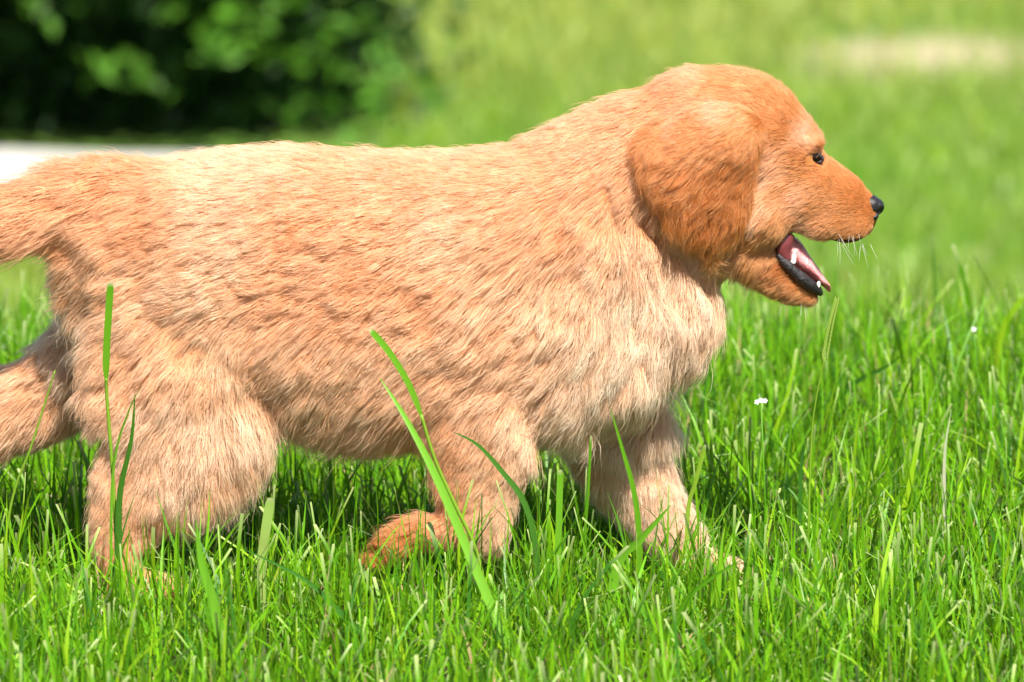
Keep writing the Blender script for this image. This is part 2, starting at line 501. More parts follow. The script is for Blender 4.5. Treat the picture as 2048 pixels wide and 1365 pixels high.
md = tmp.modifiers.new('r', 'REMESH'); md.mode = 'VOXEL'; md.voxel_size = .0028; md.use_smooth_shade = True
ms = tmp.modifiers.new('s', 'SMOOTH'); ms.factor = .5; ms.iterations = 10
dg = bpy.context.evaluated_depsgraph_get()
body_me = bpy.data.meshes.new_from_object(tmp.evaluated_get(dg))
bpy.data.objects.remove(tmp)
body_me.name = 'body'

def mesh_np(me):
    me.calc_loop_triangles()
    V = np.empty(len(me.vertices) * 3, np.float32); me.vertices.foreach_get('co', V)
    N = np.empty(len(me.vertices) * 3, np.float32); me.vertices.foreach_get('normal', N)
    T = np.empty(len(me.loop_triangles) * 3, np.int32); me.loop_triangles.foreach_get('vertices', T)
    return V.reshape(-1, 3).astype(float), N.reshape(-1, 3).astype(float), T.reshape(-1, 3)

# ---- fur guides in the side view: px, py, dx, dy, length mm, lift, tip colour, root colour, waviness
CREAM, GOLD, PALE, RED, FACE, DEEP, MUZ = 0, 1, 2, 3, 4, 5, 6
TIPC = np.array([[.90, .585, .375], [.885, .485, .265], [.92, .675, .49], [.66, .23, .066], [.75, .345, .12], [.60, .22, .065], [.72, .30, .09]])
ROOTC = np.array([[.75, .34, .12], [.72, .28, .085], [.79, .41, .18], [.54, .17, .04], [.56, .20, .05], [.40, .12, .025], [.50, .165, .038]])
G = [
 # back and flank
 (300, 330, -1, .15, 20, .30, GOLD, .3), (420, 320, -1, .1, 22, .38, CREAM, .3), (560, 310, -1, .1, 24, .40, CREAM, .3), (700, 315, -1, .1, 24, .38, GOLD, .3),
 (840, 320, -1, .05, 22, .34, GOLD, .3), (980, 315, -1, .0, 22, .32, GOLD, .3), (1100, 300, -1, .15, 22, .3, GOLD, .3), (1200, 250, -1, .45, 22, .3, GOLD, .3),
 (330, 380, -1, .2, 22, .3, GOLD, .4), (300, 440, -1, .3, 22, .28, GOLD, .6), (450, 440, -1, .2, 24, .3, CREAM, .8), (600, 440, -1, .2, 26, .32, GOLD, 1), (750, 440, -1, .25, 26, .3, GOLD, .9), (900, 440, -.9, .35, 26, .28, CREAM, .6), (1020, 430, -.8, .5, 26, .28, GOLD, .6),
 (1130, 420, -.75, .65, 28, .3, GOLD, .7), (250, 560, -1, .45, 26, .3, CREAM, .8), (400, 560, -1, .25, 26, .32, CREAM, 1), (560, 560, -1, .2, 28, .34, GOLD, 1.2), (720, 560, -1, .3, 28, .34, GOLD, 1.2), (870, 560, -.9, .5, 28, .32, GOLD, 1),
 (1000, 560, -.7, .8, 30, .3, CREAM, .9), (1130, 560, -.3, 1, 32, .32, CREAM, 1), (1260, 560, -.1, 1, 36, .36, PALE, 1.1), (1350, 560, .05, 1, 38, .36, PALE, 1),
 (1260, 450, -.15, 1, 32, .32, CREAM, 1), (1230, 340, -.7, .6, 26, .28, GOLD, .8), (1400, 560, -.1, 1, 34, .34, PALE, .9), (1440, 560, -.1, 1, 26, .3, PALE, .6),
 (560, 700, -.7, .75, 28, .3, CREAM, .9), (700, 700, -.6, .8, 28, .3, CREAM, .9), (830, 700, -.7, .8, 30, .3, CREAM, .9), (950, 700, -.8, .65, 30, .3, CREAM, 1), (1080, 700, -.75, .75, 32, .32, CREAM, 1), (1200, 700, -.15, 1, 34, .36, PALE, 1.1), (1320, 700, .05, 1, 38, .4, PALE, 1),
 (600, 810, -.2, 1, 30, .3, CREAM, .6), (700, 850, -.4, 1, 32, .28, CREAM, .5), (800, 850, -.4, 1, 32, .28, CREAM, .5), (700, 900, -.5, 1, 26, .3, GOLD, .5),
 (1100, 830, -.5, 1, 34, .34, PALE, .9), (1220, 830, -.1, 1, 36, .38, PALE, 1), (1310, 800, .2, 1, 36, .38, CREAM, .8),
 # haunch
 (180, 600, -.8, .8, 32, .4, PALE, .8), (160, 720, -.45, 1, 30, .36, PALE, .9), (260, 700, -.7, .9, 30, .36, CREAM, 1), (380, 680, -.5, 1, 30, .34, CREAM, 1), (470, 700, .1, 1, 28, .34, CREAM, .9),
 (300, 800, -.5, 1, 32, .36, PALE, 1), (400, 800, .0, 1, 34, .38, PALE, 1), (480, 800, .4, 1, 34, .38, PALE, 1), (550, 830, .5, 1, 32, .36, CREAM, .8), (200, 820, -.2, 1, 28, .32, CREAM, .9), (150, 800, -.1, 1, 19, .25, CREAM, .8), (185, 870, .2, 1, 14, .2, CREAM, .5), (190, 940, .1, 1, 14, .2, CREAM, .5),
 (240, 920, -.5, 1, 26, .34, CREAM, .7), (360, 910, .1, 1, 30, .36, PALE, .9), (470, 920, .4, 1, 30, .36, CREAM, .8), (210, 1010, -.4, 1, 16, .3, CREAM, .4), (330, 1020, .1, 1, 18, .32, CREAM, .5), (250, 1090, 0, 1, 12, .25, GOLD, .2), (320, 1160, .9, .4, 9, .2, GOLD, .1),
 # tail
 (260, 320, -.9, .35, 24, .35, GOLD, .3), (200, 380, -1, .3, 30, .3, GOLD, .5), (100, 400, -1, .4, 36, .3, GOLD, .5), (0, 420, -1, .35, 40, .3, GOLD, .5), (150, 470, -.95, .4, 28, .3, GOLD, .5), (40, 490, -.95, .3, 30, .3, GOLD, .5), (190, 520, -.7, .9, 20, .3, CREAM, .5), (-120, 440, -1, .2, 46, .3, GOLD, .5),
 # far hind leg
 (100, 760, -.9, .5, 26, .3, CREAM, .5), (0, 800, -.9, .6, 28, .3, CREAM, .5), (60, 880, -.6, .9, 26, .3, CREAM, .5), (-90, 920, -.3, 1, 18, .25, GOLD, .3), (-130, 1050, 0, 1, 12, .25, GOLD, .2), (-80, 1160, .9, .4, 9, .2, GOLD, .1),
 # forelegs
 (900, 880, -.5, 1, 22, .28, GOLD, .5), (1000, 880, -.45, 1, 26, .3, CREAM, .8), (900, 970, -.4, 1, 18, .28, GOLD, .4), (1000, 970, -.5, .9, 18, .28, CREAM, .6), (960, 1050, -.4, 1, 13, .25, CREAM, .4), (900, 1060, -.8, .6, 16, .3, GOLD, .4), (850, 1070, -1, .4, 17, .34, RED, .5), (780, 1095, -1, .4, 13, .34, RED, .4),
 (1180, 930, -.1, 1, 26, .3, CREAM, .6), (1290, 930, .3, 1, 18, .26, PALE, .4), (1250, 1030, .1, 1, 20, .3, PALE, .4), (1330, 1030, .4, 1, 11, .22, PALE, .2), (1390, 1120, .5, 1, 9, .2, PALE, .2), (1450, 1165, 1, .3, 8, .18, PALE, .1),
 # neck and head
 (1290, 190, -.9, .55, 18, .3, GOLD, .3), (1380, 140, -1, .15, 12, .28, GOLD, .2), (1450, 140, -1, -.05, 9, .25, FACE, .1), (1530, 165, -.9, -.35, 7, .22, FACE, .1), (1590, 210, -.7, -.7, 6, .2, FACE, .1), (1635, 255, -.4, -.95, 6, .2, FACE, .1),
 (1560, 250, -.9, -.2, 6, .2, FACE, .1), (1610, 264, -.6, -.6, 6, .2, PALE, .1), (1590, 300, -.9, -.1, 6, .2, FACE, .1), (1600, 330, -1, .1, 5, .18, FACE, .1), (1665, 345, -.8, -.5, 4, .15, FACE, .0), (1700, 375, -.8, -.4, 3.4, .15, MUZ, .0), (1730, 400, -.8, -.3, 2.8, .15, MUZ, .0),
 (1720, 450, -.9, .3, 3.2, .18, MUZ, .0), (1680, 430, -1, .2, 4, .18, MUZ, .0), (1680, 475, -.9, .6, 5, .22, FACE, .1), (1630, 400, -1, .2, 5, .18, MUZ, .1), (1610, 450, -.9, .6, 7, .24, GOLD, .2), (1590, 375, -1, .2, 6, .2, GOLD, .1), (1560, 360, -.95, .3, 8, .2, FACE, .2), (1545, 300, -.8, .5, 12, .24, GOLD, .3),
 (1550, 430, -.8, .8, 13, .26, FACE, .4), (1510, 400, -.7, .9, 16, .28, CREAM, .5), (1540, 340, -.8, .6, 10, .24, CREAM, .3), (1510, 470, -.6, 1, 16, .28, FACE, .5), (1500, 520, -.5, 1, 14, .28, FACE, .4), (1550, 570, -.9, .5, 9, .25, FACE, .2), (1600, 590, -1, .2, 7, .24, FACE, .1), (1560, 530, -.9, .3, 8, .22, DEEP, .2), (1630, 590, -.9, .2, 5, .22, FACE, .0),
 (1400, 250, -.9, .5, 16, .28, GOLD, .3), (1350, 400, -.4, 1, 26, .3, GOLD, .7), (1420, 450, -.2, 1, 26, .32, CREAM, .7), (1460, 530, 0, 1, 22, .32, CREAM, .6),
]
GP = np.array([(g[0], g[1]) for g in G], float)
GD = np.array([(g[2], -g[3]) for g in G], float); GD /= np.linalg.norm(GD, axis=1)[:, None]
GL = np.array([g[4] * (.90 if g[4] >= 30 else .62 if g[4] >= 20 else .85 if g[4] > 10 else 1) for g in G]) * .001
GF = np.array([g[5] * (1.15 if g[4] >= 30 else 1.25 if g[4] >= 20 else 1.1 if g[4] > 10 else 1) for g in G]); GW = np.array([g[7] * (.95 if g[4] >= 30 else .7) for g in G])
GT = TIPC[[g[6] for g in G]]; GR = ROOTC[[g[6] for g in G]]
def field(P, gp=GP, gd=GD, gl=GL, gf=GF, gt=GT, gr=GR, gw=GW, power=3.2):
    q = side_px(P)
    out_d = np.empty((len(P), 2)); out = np.empty((len(P), 9))
    S = np.concatenate([gl[:, None], gf[:, None], gw[:, None], gt, gr], 1)
    for a in range(0, len(P), 40000):
        d2 = ((q[a:a + 40000, None] - gp[None]) ** 2).sum(-1) + 150.
        w = d2 ** (-power / 2); w /= w.sum(1)[:, None]
        out_d[a:a + 40000] = w @ gd; out[a:a + 40000] = w @ S
    out_d /= np.linalg.norm(out_d, axis=1)[:, None] + 1e-9
    return out_d, out[:, 0], out[:, 1], out[:, 2], out[:, 3:6], out[:, 6:9]

BV, BN, BT = mesh_np(body_me)
bd, bl, _, bw, bt, br = field(BV)
# soft folds and lumps of the coat, drawn out along the lie of the hair
from mathutils import noise as mnoise
def folds(V, d2, w):
    al = V[:, 0] * d2[:, 0] + V[:, 2] * d2[:, 1]; ac = -V[:, 0] * d2[:, 1] + V[:, 2] * d2[:, 0]
    out = np.empty(len(V))
    for k in range(len(V)):
        out[k] = mnoise.noise((al[k] * 45, ac[k] * 120, V[k, 1] * 60)) + .6 * mnoise.noise((V[k, 0] * 22 + 7, V[k, 1] * 22, V[k, 2] * 22))
    return out * w * .0025
bfold = folds(BV, bd, np.clip(bw, 0, 1.1))
CREASES = [([(1225, 350), (1240, 420), (1290, 510), (1340, 575), (1385, 630)], 11, 5.0), ([(1275, 400), (1320, 450), (1385, 510), (1425, 560)], 10, 4.5), ([(1270, 560), (1275, 650), (1300, 730)], 10, 3.5),
           ([(1180, 520), (1205, 590), (1215, 640)], 9, 2.5), ([(930, 760), (1010, 738), (1075, 715)], 9, 3.5), ([(570, 470), (640, 478), (720, 462)], 8, 3.0), ([(690, 610), (760, 600)], 8, 3.0), ([(540, 520), (590, 515)], 8, 2.5),
           ([(835, 590), (885, 560)], 9, 3.0), ([(1110, 770), (1160, 700)], 9, 2.5), ([(430, 520), (480, 530)], 8, 2.0)]
bqs = side_px(BV)
for pl, wd, dp in CREASES:
    C_ = catmull(pl, 12)
    d_ = np.sqrt(((bqs[:, None] - C_[None]) ** 2).sum(-1).min(1))
    bfold -= dp * .001 * np.exp(-(d_ / wd) ** 2) * (BN[:, 1] < .1)
BV = BV - BN * (np.clip(.36 * bl - .0006, 0, .012) - bfold)[:, None]
body_me.vertices.foreach_set('co', BV.astype(np.float32).ravel()); body_me.update()
BV, BN, BT = mesh_np(body_me)
# inside of the mouth: bare dark flesh
bq = side_px(BV)
def in_mouth(q, n, y):
    up = (q[:, 0] > 1568) & (q[:, 0] < 1738) & (q[:, 1] > 430) & (q[:, 1] < 500) & (n[:, 2] < -.55) & (np.abs(y) < 46 * U)
    corner = ((q[:, 0] - 1578) / 22) ** 2 + ((q[:, 1] - 490) / 26) ** 2 < 1
    lo_line = 500 + (q[:, 0] - 1555) * .95
    lo = (q[:, 0] > 1552) & (q[:, 0] < 1650) & (q[:, 1] < lo_line + 14) & (q[:, 1] > 488) & (n[:, 2] > .1)
    return up | lo | (corner & (n[:, 0] > .2))
mouth = in_mouth(bq, BN, BV[:, 1])
skin = br * .75
skin[mouth] = (.10, .02, .02)
vcol(body_me, 'skin_color', skin)
body_bvh = BVHTree.FromPolygons([Vector(v) for v in BV], [tuple(t) for t in BT.tolist()])

puppy = tag(empty('puppy', (0, 0, 0)), 'fluffy golden puppy walking to the right through grass with its mouth open', 'dog')
body = link('body', body_me, puppy); body_me.materials.append(mat_skin())
hair_mat = mat_hair()

# ------------------------------------------------------------------ fur
def sample(V, N, T, dens_v, n):
    A, B, C = V[T[:, 0]], V[T[:, 1]], V[T[:, 2]]
    area = .5 * np.linalg.norm(np.cross(B - A, C - A), axis=1)
    w = area * dens_v[T].mean(1); cs = np.cumsum(w); cs /= cs[-1]
    k = np.searchsorted(cs, rng.random(n)); k = np.minimum(k, len(T) - 1)
    r1, r2 = np.sqrt(rng.random(n)), rng.random(n)
    b = np.stack([1 - r1, r1 * (1 - r2), r1 * r2], 1)[:, :, None]
    P = (np.stack([A[k], B[k], C[k]], 1) * b).sum(1)
    nn = (N[T[k]] * b).sum(1); nn /= np.linalg.norm(nn, axis=1)[:, None] + 1e-9
    return P, nn
SEG = 6
def strands(P, N, d2, L, lift, wave_vec, wav, phase, jit):
    """n root points -> (n,SEG,3)"""
    n = len(P)
    D = np.stack([d2[:, 0] - .15, np.zeros(n), d2[:, 1] - .06], 1) + jit
    t = D - N * (D * N).sum(1)[:, None]
    ln = np.linalg.norm(t, axis=1)[:, None]
    t = np.where(ln > .05, t / np.maximum(ln, 1e-6), np.array([0, 0, -1.]))
    b = np.cross(t, N)
    s = np.linspace(0, 1, SEG)[None, :, None]
    Lc = L[:, None, None]; ph = lift[:, None, None]
    along = s * (1 - .12 * ph * s)
    high = np.sin(ph * 1.9) * s * (1 - .62 * s)
    lat = (wav * .0016)[:, None, None] * np.sin(s * Lc / .021 * 2 * np.pi + phase[:, None, None]) * s
    lat2 = (wav * .0008)[:, None, None] * np.sin(s * Lc / .016 * 2 * np.pi + 1.7 * phase[:, None, None]) * s
    return P[:, None] + Lc * (along * t[:, None] + high * N[:, None]) + lat * b[:, None] + lat2 * N[:, None]
def make_fur(name, V, N, T, fld, n, nclump, parent, dens_fn=None, clump_k=.8, rad=.00013, keepfn=None, mat=None, wavy=1.0):
    _, l, *_ = fld(V)
    dens = 1.0 / np.clip(l, .0045, .03) ** .8
    if dens_fn is not None: dens = dens * dens_fn(V, N)
    P, nn = sample(V, N, T, dens, n)
    if keepfn is not None:
        k = keepfn(P, nn); P, nn = P[k], nn[k]
    CP, CN = sample(V, N, T, dens / np.clip(l, .006, .03) ** .7, nclump)
    def attrs(P, n_):
        d, l, f, w, ct, cr = fld(P); w = w * wavy
        return d, l, f, w, ct, cr
    cd, cl, cf, cw, cct, ccr = attrs(CP, CN)
    # neighbouring locks wave together
    cphase = np.array([5 * mnoise.noise((c[0] * 26, c[1] * 26 + 9, c[2] * 26)) for c in CP]) + rng.normal(0, .45 / wavy, nclump)
    cjit = rng.normal(size=(nclump, 3)) * np.array([.13, .09, .13]) * (.2 + cw)[:, None] / wavy ** 2
    clen = rng.uniform(.75, 1.18, nclump); clift = rng.uniform(.55, 1.5, nclump)
    cS = strands(CP, CN, cd, cl * clen, cf * clift, None, cw, cphase, cjit)
    kd = kdtree.KDTree(nclump)
    for i_, c in enumerate(CP): kd.insert(c, i_)
    kd.balance()
    # jitter the lookup so clump borders interlock
    Q = P + rng.normal(size=P.shape) * .0009
    idx = np.fromiter((kd.find(q)[1] for q in Q), np.int64, len(Q))
    d, l, f, w, ct, cr = attrs(P, nn)
    jit = cjit[idx] * .8 + rng.normal(size=P.shape) * (.17 if wavy == 1 else .08)
    fly = rng.random(len(P)) < .07
    L = l * clen[idx] * rng.uniform(.7, 1.12, len(P)) * np.where(fly, 1.3, 1)
    S = strands(P, nn, d, L, f * clift[idx] * rng.uniform(.8, 1.2, len(P)) * np.where(fly, 1.7, 1), None, w, cphase[idx] + rng.normal(size=len(P)) * .35, jit)
    same = (nn * CN[idx]).sum(1) > .45
    near = np.linalg.norm(P - CP[idx], axis=1) < .02
    K = clump_k * np.clip(.25 + .75 * w, 0, 1) * same * near * np.where(fly, .15, 1) * rng.uniform(.7, 1, len(P))
    s = np.linspace(0, 1, SEG)
    scale = np.clip(L / np.maximum(cl[idx] * clen[idx], 1e-4), .4, 1.3)
    target = CP[idx][:, None] + (cS[idx] - CP[idx][:, None]) * scale[:, None, None]
    S = S + (target - S) * (K[:, None] * (s ** 1.35)[None])[:, :, None]
    tone = rng.normal(1, .05, len(P)) * rng.normal(1, .07, nclump)[idx]
    pale = rng.normal(0, .10, nclump)[idx] + rng.normal(0, .08, len(P))
    patch = np.array([mnoise.noise((c[0] * 14, c[1] * 14 + 3, c[2] * 14)) for c in CP])
    pale = pale + .22 * patch[idx]
    ct = ct * tone[:, None] * (1 + pale[:, None] * np.array([.3, .8, 1.2]))
    cr = cr * tone[:, None]
    hc = bpy.data.hair_curves.new(name)
    m = len(P)
    hc.add_curves([SEG] * m)
    hc.attributes['position'].data.foreach_set('vector', S.astype(np.float32).ravel())
    ra = hc.attributes.get('radius') or hc.attributes.new('radius', 'FLOAT', 'POINT')
    rr = (rad * rng.uniform(.75, 1.25, m) * np.clip(.55 + l / .03, .6, 1.2))[:, None] * np.array([1, 1, .95, .8, .55, .15])[None]
    ra.data.foreach_set('value', rr.astype(np.float32).ravel())
    for nm, c in (('hair_color', ct), ('hair_root', cr)):
        a = hc.attributes.new(nm, 'FLOAT_COLOR', 'CURVE')
        a.data.foreach_set('color', np.concatenate([np.clip(c, .01, .95), np.ones((m, 1))], 1).astype(np.float32).ravel())
    hc.materials.append(mat or hair_mat)
    o = link(name, hc, parent); o['kind'] = 'stuff'
    return o
def body_dens(V, N):
    # fewer on the far flank
    return np.where(N[:, 1] > .35, .42, 1.0)
def keep_body(P, n):
    q = side_px(P)
    eye = ((q[:, 0] - 1627) / 19) ** 2 + ((q[:, 1] - 304) / 12) ** 2 < 1
    nose = (q[:, 0] > 1744) & (q[:, 1] < 452)
    return ~in_mouth(q, n, P[:, 1]) & ~eye & ~nose
make_fur('fur_coat', BV, BN, BT, field, 470000, 17000, body, body_dens, clump_k=.66, rad=.000115, keepfn=keep_body)

# ------------------------------------------------------------------ ears
EAR = np.array([(1430, 182), (1488, 192), (1522, 218), (1522, 252), (1508, 298), (1499, 350), (1486, 408), (1470, 448), (1446, 478), (1416, 494), (1388, 474), (1350, 438),
                (1316, 400), (1288, 350), (1276, 302), (1272, 268), (1290, 240), (1328, 210), (1376, 190)], float)
def ear_mesh(sgn):
    O = catmull(np.concatenate([EAR, EAR[:1]]), 4)[:-1]
    c0 = np.array([1405., 328.])
    radii = [0, .18, .36, .54, .70, .83, .92, .975, 1.0]
    m = len(O)
    def back_y(p):
        w = Wp(p[0], p[1], 0)
        hit = body_bvh.ray_cast(Vector((w[0], -1.0 * 1, w[2])), Vector((0, 1, 0)))[0]
        return (-hit.y / U if hit is not None else 60.0)       # half width of the body there, px
    pts, prof = [c0], [0]
    for r in radii[1:]:
        for p in O: pts.append(c0 + (p - c0) * r * .965); prof.append(r)
    pts = np.array(pts); prof = np.array(prof)
    hb = np.array([back_y(p) for p in pts])
    # the flap hangs as a sheet: fit a smooth surface through the head's side
    A = np.stack([np.ones(len(pts)), (pts[:, 0] - 1400) / 100, (pts[:, 1] - 350) / 100, ((pts[:, 0] - 1400) / 100) ** 2, ((pts[:, 1] - 350) / 100) ** 2, (pts[:, 0] - 1400) * (pts[:, 1] - 350) / 1e4], 1)
    co = np.linalg.lstsq(A, hb, rcond=None)[0]
    base = np.maximum(A @ co, hb * .6 + .4 * (A @ co)) + 2
    fold = 9 * np.exp(-((pts[:, 0] - 1500) / 26) ** 2 - ((pts[:, 1] - 250) / 50) ** 2)
    ripple = 5 * np.sin((pts[:, 1] - 200) / 38 + (pts[:, 0] - 1400) / 60) * prof
    top = smooth((pts[:, 1] - 175) / 110)          # the upper edge melts into the head
    thick = (16 * np.sqrt(np.clip(1 - prof ** 2.6, 0, 1)) + 4) * (.25 + .75 * top)
    ripple = ripple + 4.5 * np.sin((pts[:, 0] - 1280) / 17 + (pts[:, 1] - 200) / 70) * smooth((pts[:, 1] - 280) / 120)
    outer = base + thick + fold + ripple - 2 + 23 * top
    inner = base - 4 + ripple * .6
    Vo = np.array([Wp(p[0], p[1], -sgn * 0 - o_) for p, o_ in zip(pts, outer)])
    Vi = np.array([Wp(p[0], p[1], -i_) for p, i_ in zip(pts, inner)])
    V = np.concatenate([Vo, Vi]); n = len(pts)
    if sgn < 0: V[:, 1] *= -1
    F3, F4 = [], []
    for q in range(m):
        q2 = (q + 1) % m
        F3.append((0, 1 + q, 1 + q2)); F3.append((n, n + 1 + q2, n + 1 + q))
        for r in range(len(radii) - 2):
            a = 1 + r * m
            F4.append((a + q, a + m + q, a + m + q2, a + q2)); F4.append((n + a + q, n + a + q2, n + a + m + q2, n + a + m + q))
        a = 1 + (len(radii) - 2) * m
        F4.append((a + q, n + a + q, n + a + q2, a + q2))
    me = np_mesh('ear', V, [np.array(F3), np.array(F4)])
    bm = bmesh.new(); bm.from_mesh(me); bmesh.ops.recalc_face_normals(bm, faces=bm.faces); bm.to_mesh(me); bm.free()
    return me
EG = [(1440, 190, -1, .3, 12, .14, GOLD, .3), (1360, 200, -1, .5, 14, .14, GOLD, .3), (1490, 205, -.9, .5, 8, .2, FACE, .3), (1512, 250, -.5, 1, 8, .22, RED, .4), (1320, 232, -.85, .7, 14, .16, RED, .5), (1400, 225, -.95, .45, 18, .18, RED, .6), (1470, 255, -.75, .65, 18, .2, RED, .8),
      (1285, 280, -.2, 1, 13, .2, RED, .8), (1360, 295, -.75, .7, 24, .22, RED, .9), (1440, 325, -.5, .9, 24, .22, RED, 1), (1495, 315, -.4, 1, 14, .2, RED, .6), (1300, 348, .3, 1, 15, .2, RED, 1), (1355, 372, .1, 1, 26, .24, RED, 1.2), (1425, 395, -.1, 1, 26, .24, RED, 1.2),
      (1480, 395, -.2, 1, 16, .24, RED, .9), (1335, 425, .55, 1, 15, .2, RED, 1.1), (1395, 455, .5, 1, 13, .24, RED, 1.1), (1425, 480, .2, 1, 18, .3, FACE, 1), (1460, 460, -.3, 1, 16, .3, FACE, 1)]
eP = np.array([(g[0], g[1]) for g in EG], float); eD = np.array([(g[2], -g[3]) for g in EG], float); eD /= np.linalg.norm(eD, axis=1)[:, None]
ear_field = lambda P: field(P, eP, eD, np.array([g[4] for g in EG]) * .001, np.array([g[5] for g in EG]), TIPC[[g[6] for g in EG]], ROOTC[[g[6] for g in EG]], np.array([g[7] for g in EG]))
ear_skin = mat_simple('ear_skin', (.30, .10, .03), .7, .2, .2, 90)
ear_hair_mat = mat_hair('ear_fur_strand', .38, .6)
for sgn, cnt in ((1, 60000), (-1, 16000)):
    me = ear_mesh(sgn); me.materials.append(ear_skin)
    o = link('ear', me, puppy)
    V, N, T = mesh_np(me)
    make_fur('ear_fur', V, N, T, ear_field, cnt, int(cnt / 30), o, clump_k=.7, rad=.000095, mat=ear_hair_mat, wavy=1.5)

# ------------------------------------------------------------------ eyes, nose, mouth
m_eye = mat_simple('eye_dark', (.012, .006, .003), .08, .3, .3, 300)
m_black = mat_simple('wet_black_skin', (.016, .013, .014), .4, .5, .3, 240, 1.0, .0012)
m_nose = mat_simple('nose_leather', (.014, .012, .013), .36, .55, .3, 420, 1.0, .0005)
m_tongue = mat_simple('tongue_flesh', (.72, .25, .25), .16, .7, .2, 160, 1.0, .0014, **{'Subsurface Weight': .25, 'Subsurface Scale': .004})
m_tooth = mat_simple('tooth_enamel', (.82, .78, .68), .2, .6, .06, 200)
def blob(name, pieces, vox, it, mat, parent, fn=None):
    V, F, o_ = [], [], 0
    for v, fs in pieces:
        V.append(v); F += [np.asarray(f) + o_ for f in fs]; o_ += len(v)
    ks = sorted({f.shape[1] for f in F})
    me0 = np_mesh(name, np.concatenate(V), [np.concatenate([f for f in F if f.shape[1] == k]) for k in ks])
    t = bpy.data.objects.new('t', me0); COL.objects.link(t)
    r = t.modifiers.new('r', 'REMESH'); r.mode = 'VOXEL'; r.voxel_size = vox; r.use_smooth_shade = True
    s = t.modifiers.new('s', 'SMOOTH'); s.iterations = it; s.factor = .5
    me = bpy.data.meshes.new_from_object(t.evaluated_get(bpy.context.evaluated_depsgraph_get()))
    bpy.data.objects.remove(t); me.name = name
    if fn is not None:
        V_, N_, _ = mesh_np(me); me.vertices.foreach_set('co', fn(V_, N_).astype(np.float32).ravel()); me.update()
    me.materials.clear(); me.materials.append(mat)
    return link(name, me, parent)
# nose leather with two nostrils
def nostrils(V, N):
    q = side_px(V); y = V[:, 1] / U
    for s in (-1, 1):
        d = ((q[:, 0] - 1756) / 9) ** 2 + ((q[:, 1] - 416) / 7) ** 2 + ((y - s * 16) / 7) ** 2
        V = V - N * (np.exp(-d * 1.2) * 9 * U)[:, None]
        d = ((q[:, 0] - 1748) / 12) ** 2 + ((q[:, 1] - 421) / 4) ** 2 + ((y - s * 27) / 8) ** 2
        V = V - N * (np.exp(-d * 1.4) * 6 * U)[:, None]
    return V
blob('nose', [loft([(1728, 404, 0, 20, 30), (1743, 408, 0, 20, 30), (1750, 410, 0, 17, 26)], 24, 4, 2.8, True), ell(1743, 424, -16, 13, 13, 12, .2, True), ell(1743, 424, 16, 13, 13, 12, .2, True), ell(1740, 436, 0, 11, 20, 12, 0, True)], .0007, 5, m_nose, puppy, nostrils)
def surf_y(px, py):
    w = Wp(px, py, 0)
    h = body_bvh.ray_cast(Vector((w[0], -1, w[2])), Vector((0, 1, 0)))[0]
    return h.y / U if h else -60.
ey = surf_y(1625, 303)
for s in (1, -1):
    v, f = ell(1623, 302, s * (ey + 10.5), 17, 13.5, 16, .3, True)
    e_ = link('eye', np_mesh('eye', v, f), puppy); e_.data.materials.append(m_eye)
    # almond lids round the ball
    ring = []
    for k in range(25):
        a = k / 24 * 2 * math.pi
        x, z = 18 * math.cos(a), (8.5 if math.sin(a) > 0 else 9.5) * math.sin(a)
        ring.append(Wp(1624 + x * .95 + z * .1, 302 - z + x * .26, s * (ey + 1 - 4 * math.cos(a * 2) * .3 + abs(x) * .18)))
    v, f, c = tube_np(np.array(ring), np.full(25, 3.2 * U), 8)
    l_ = link('eyelid', np_mesh('eyelid', v, [f]), e_); l_.data.materials.append(m_black)
# tongue: thick at the root, thin and curled at the tip
def tongue_shape(V, N):
    q = side_px(V); y = V[:, 1] / U
    t = np.clip((q[:, 0] - 1575) / 80, 0, 1)
    V[:, 2] += U * (t * 7 * (np.abs(y) / 26) ** 2 - t * 5 * np.exp(-(y / 6) ** 2) + 2.2 * np.sin(q[:, 0] / 6.5 + y / 9) * t)
    return V
blob('tongue', [loft([(1556, 488, 0, 30, 34), (1580, 498, 0, 27, 34), (1604, 519, 0, 19, 33), (1627, 543, 0, 11, 31), (1644, 560, -2, 7, 27), (1657, 573, -4, 4.5, 18)], into=True)], .0008, 5, m_tongue, puppy, tongue_shape)
# black lower lip running round the jaw, scalloped
lip = []
for s, side in ((1, -1), (-1, 1)):
    pts = [(1553, 499, 47, 6), (1566, 514, 49, 9), (1584, 532, 46, 11), (1602, 549, 41, 13), (1619, 564, 33, 12), (1633, 578, 21, 8), (1640, 585, 0, 6)]
    row = [(x, y_, side * w_, r) for x, y_, w_, r in pts]
    lip += row if side < 0 else row[::-1][1:]
A = catmull(lip, 10)
rr = A[:, 3] * (1 + .05 * np.sin(np.arange(len(A)) * .21) + .03 * np.sin(np.arange(len(A)) * .47 + 1))
v, f, c = tube_np(np.array([Wp(*r[:3]) for r in A]), rr * U, 12)
o = link('lower_lip', np_mesh('lower_lip', v, [f] + c), puppy); o.data.materials.append(m_black)
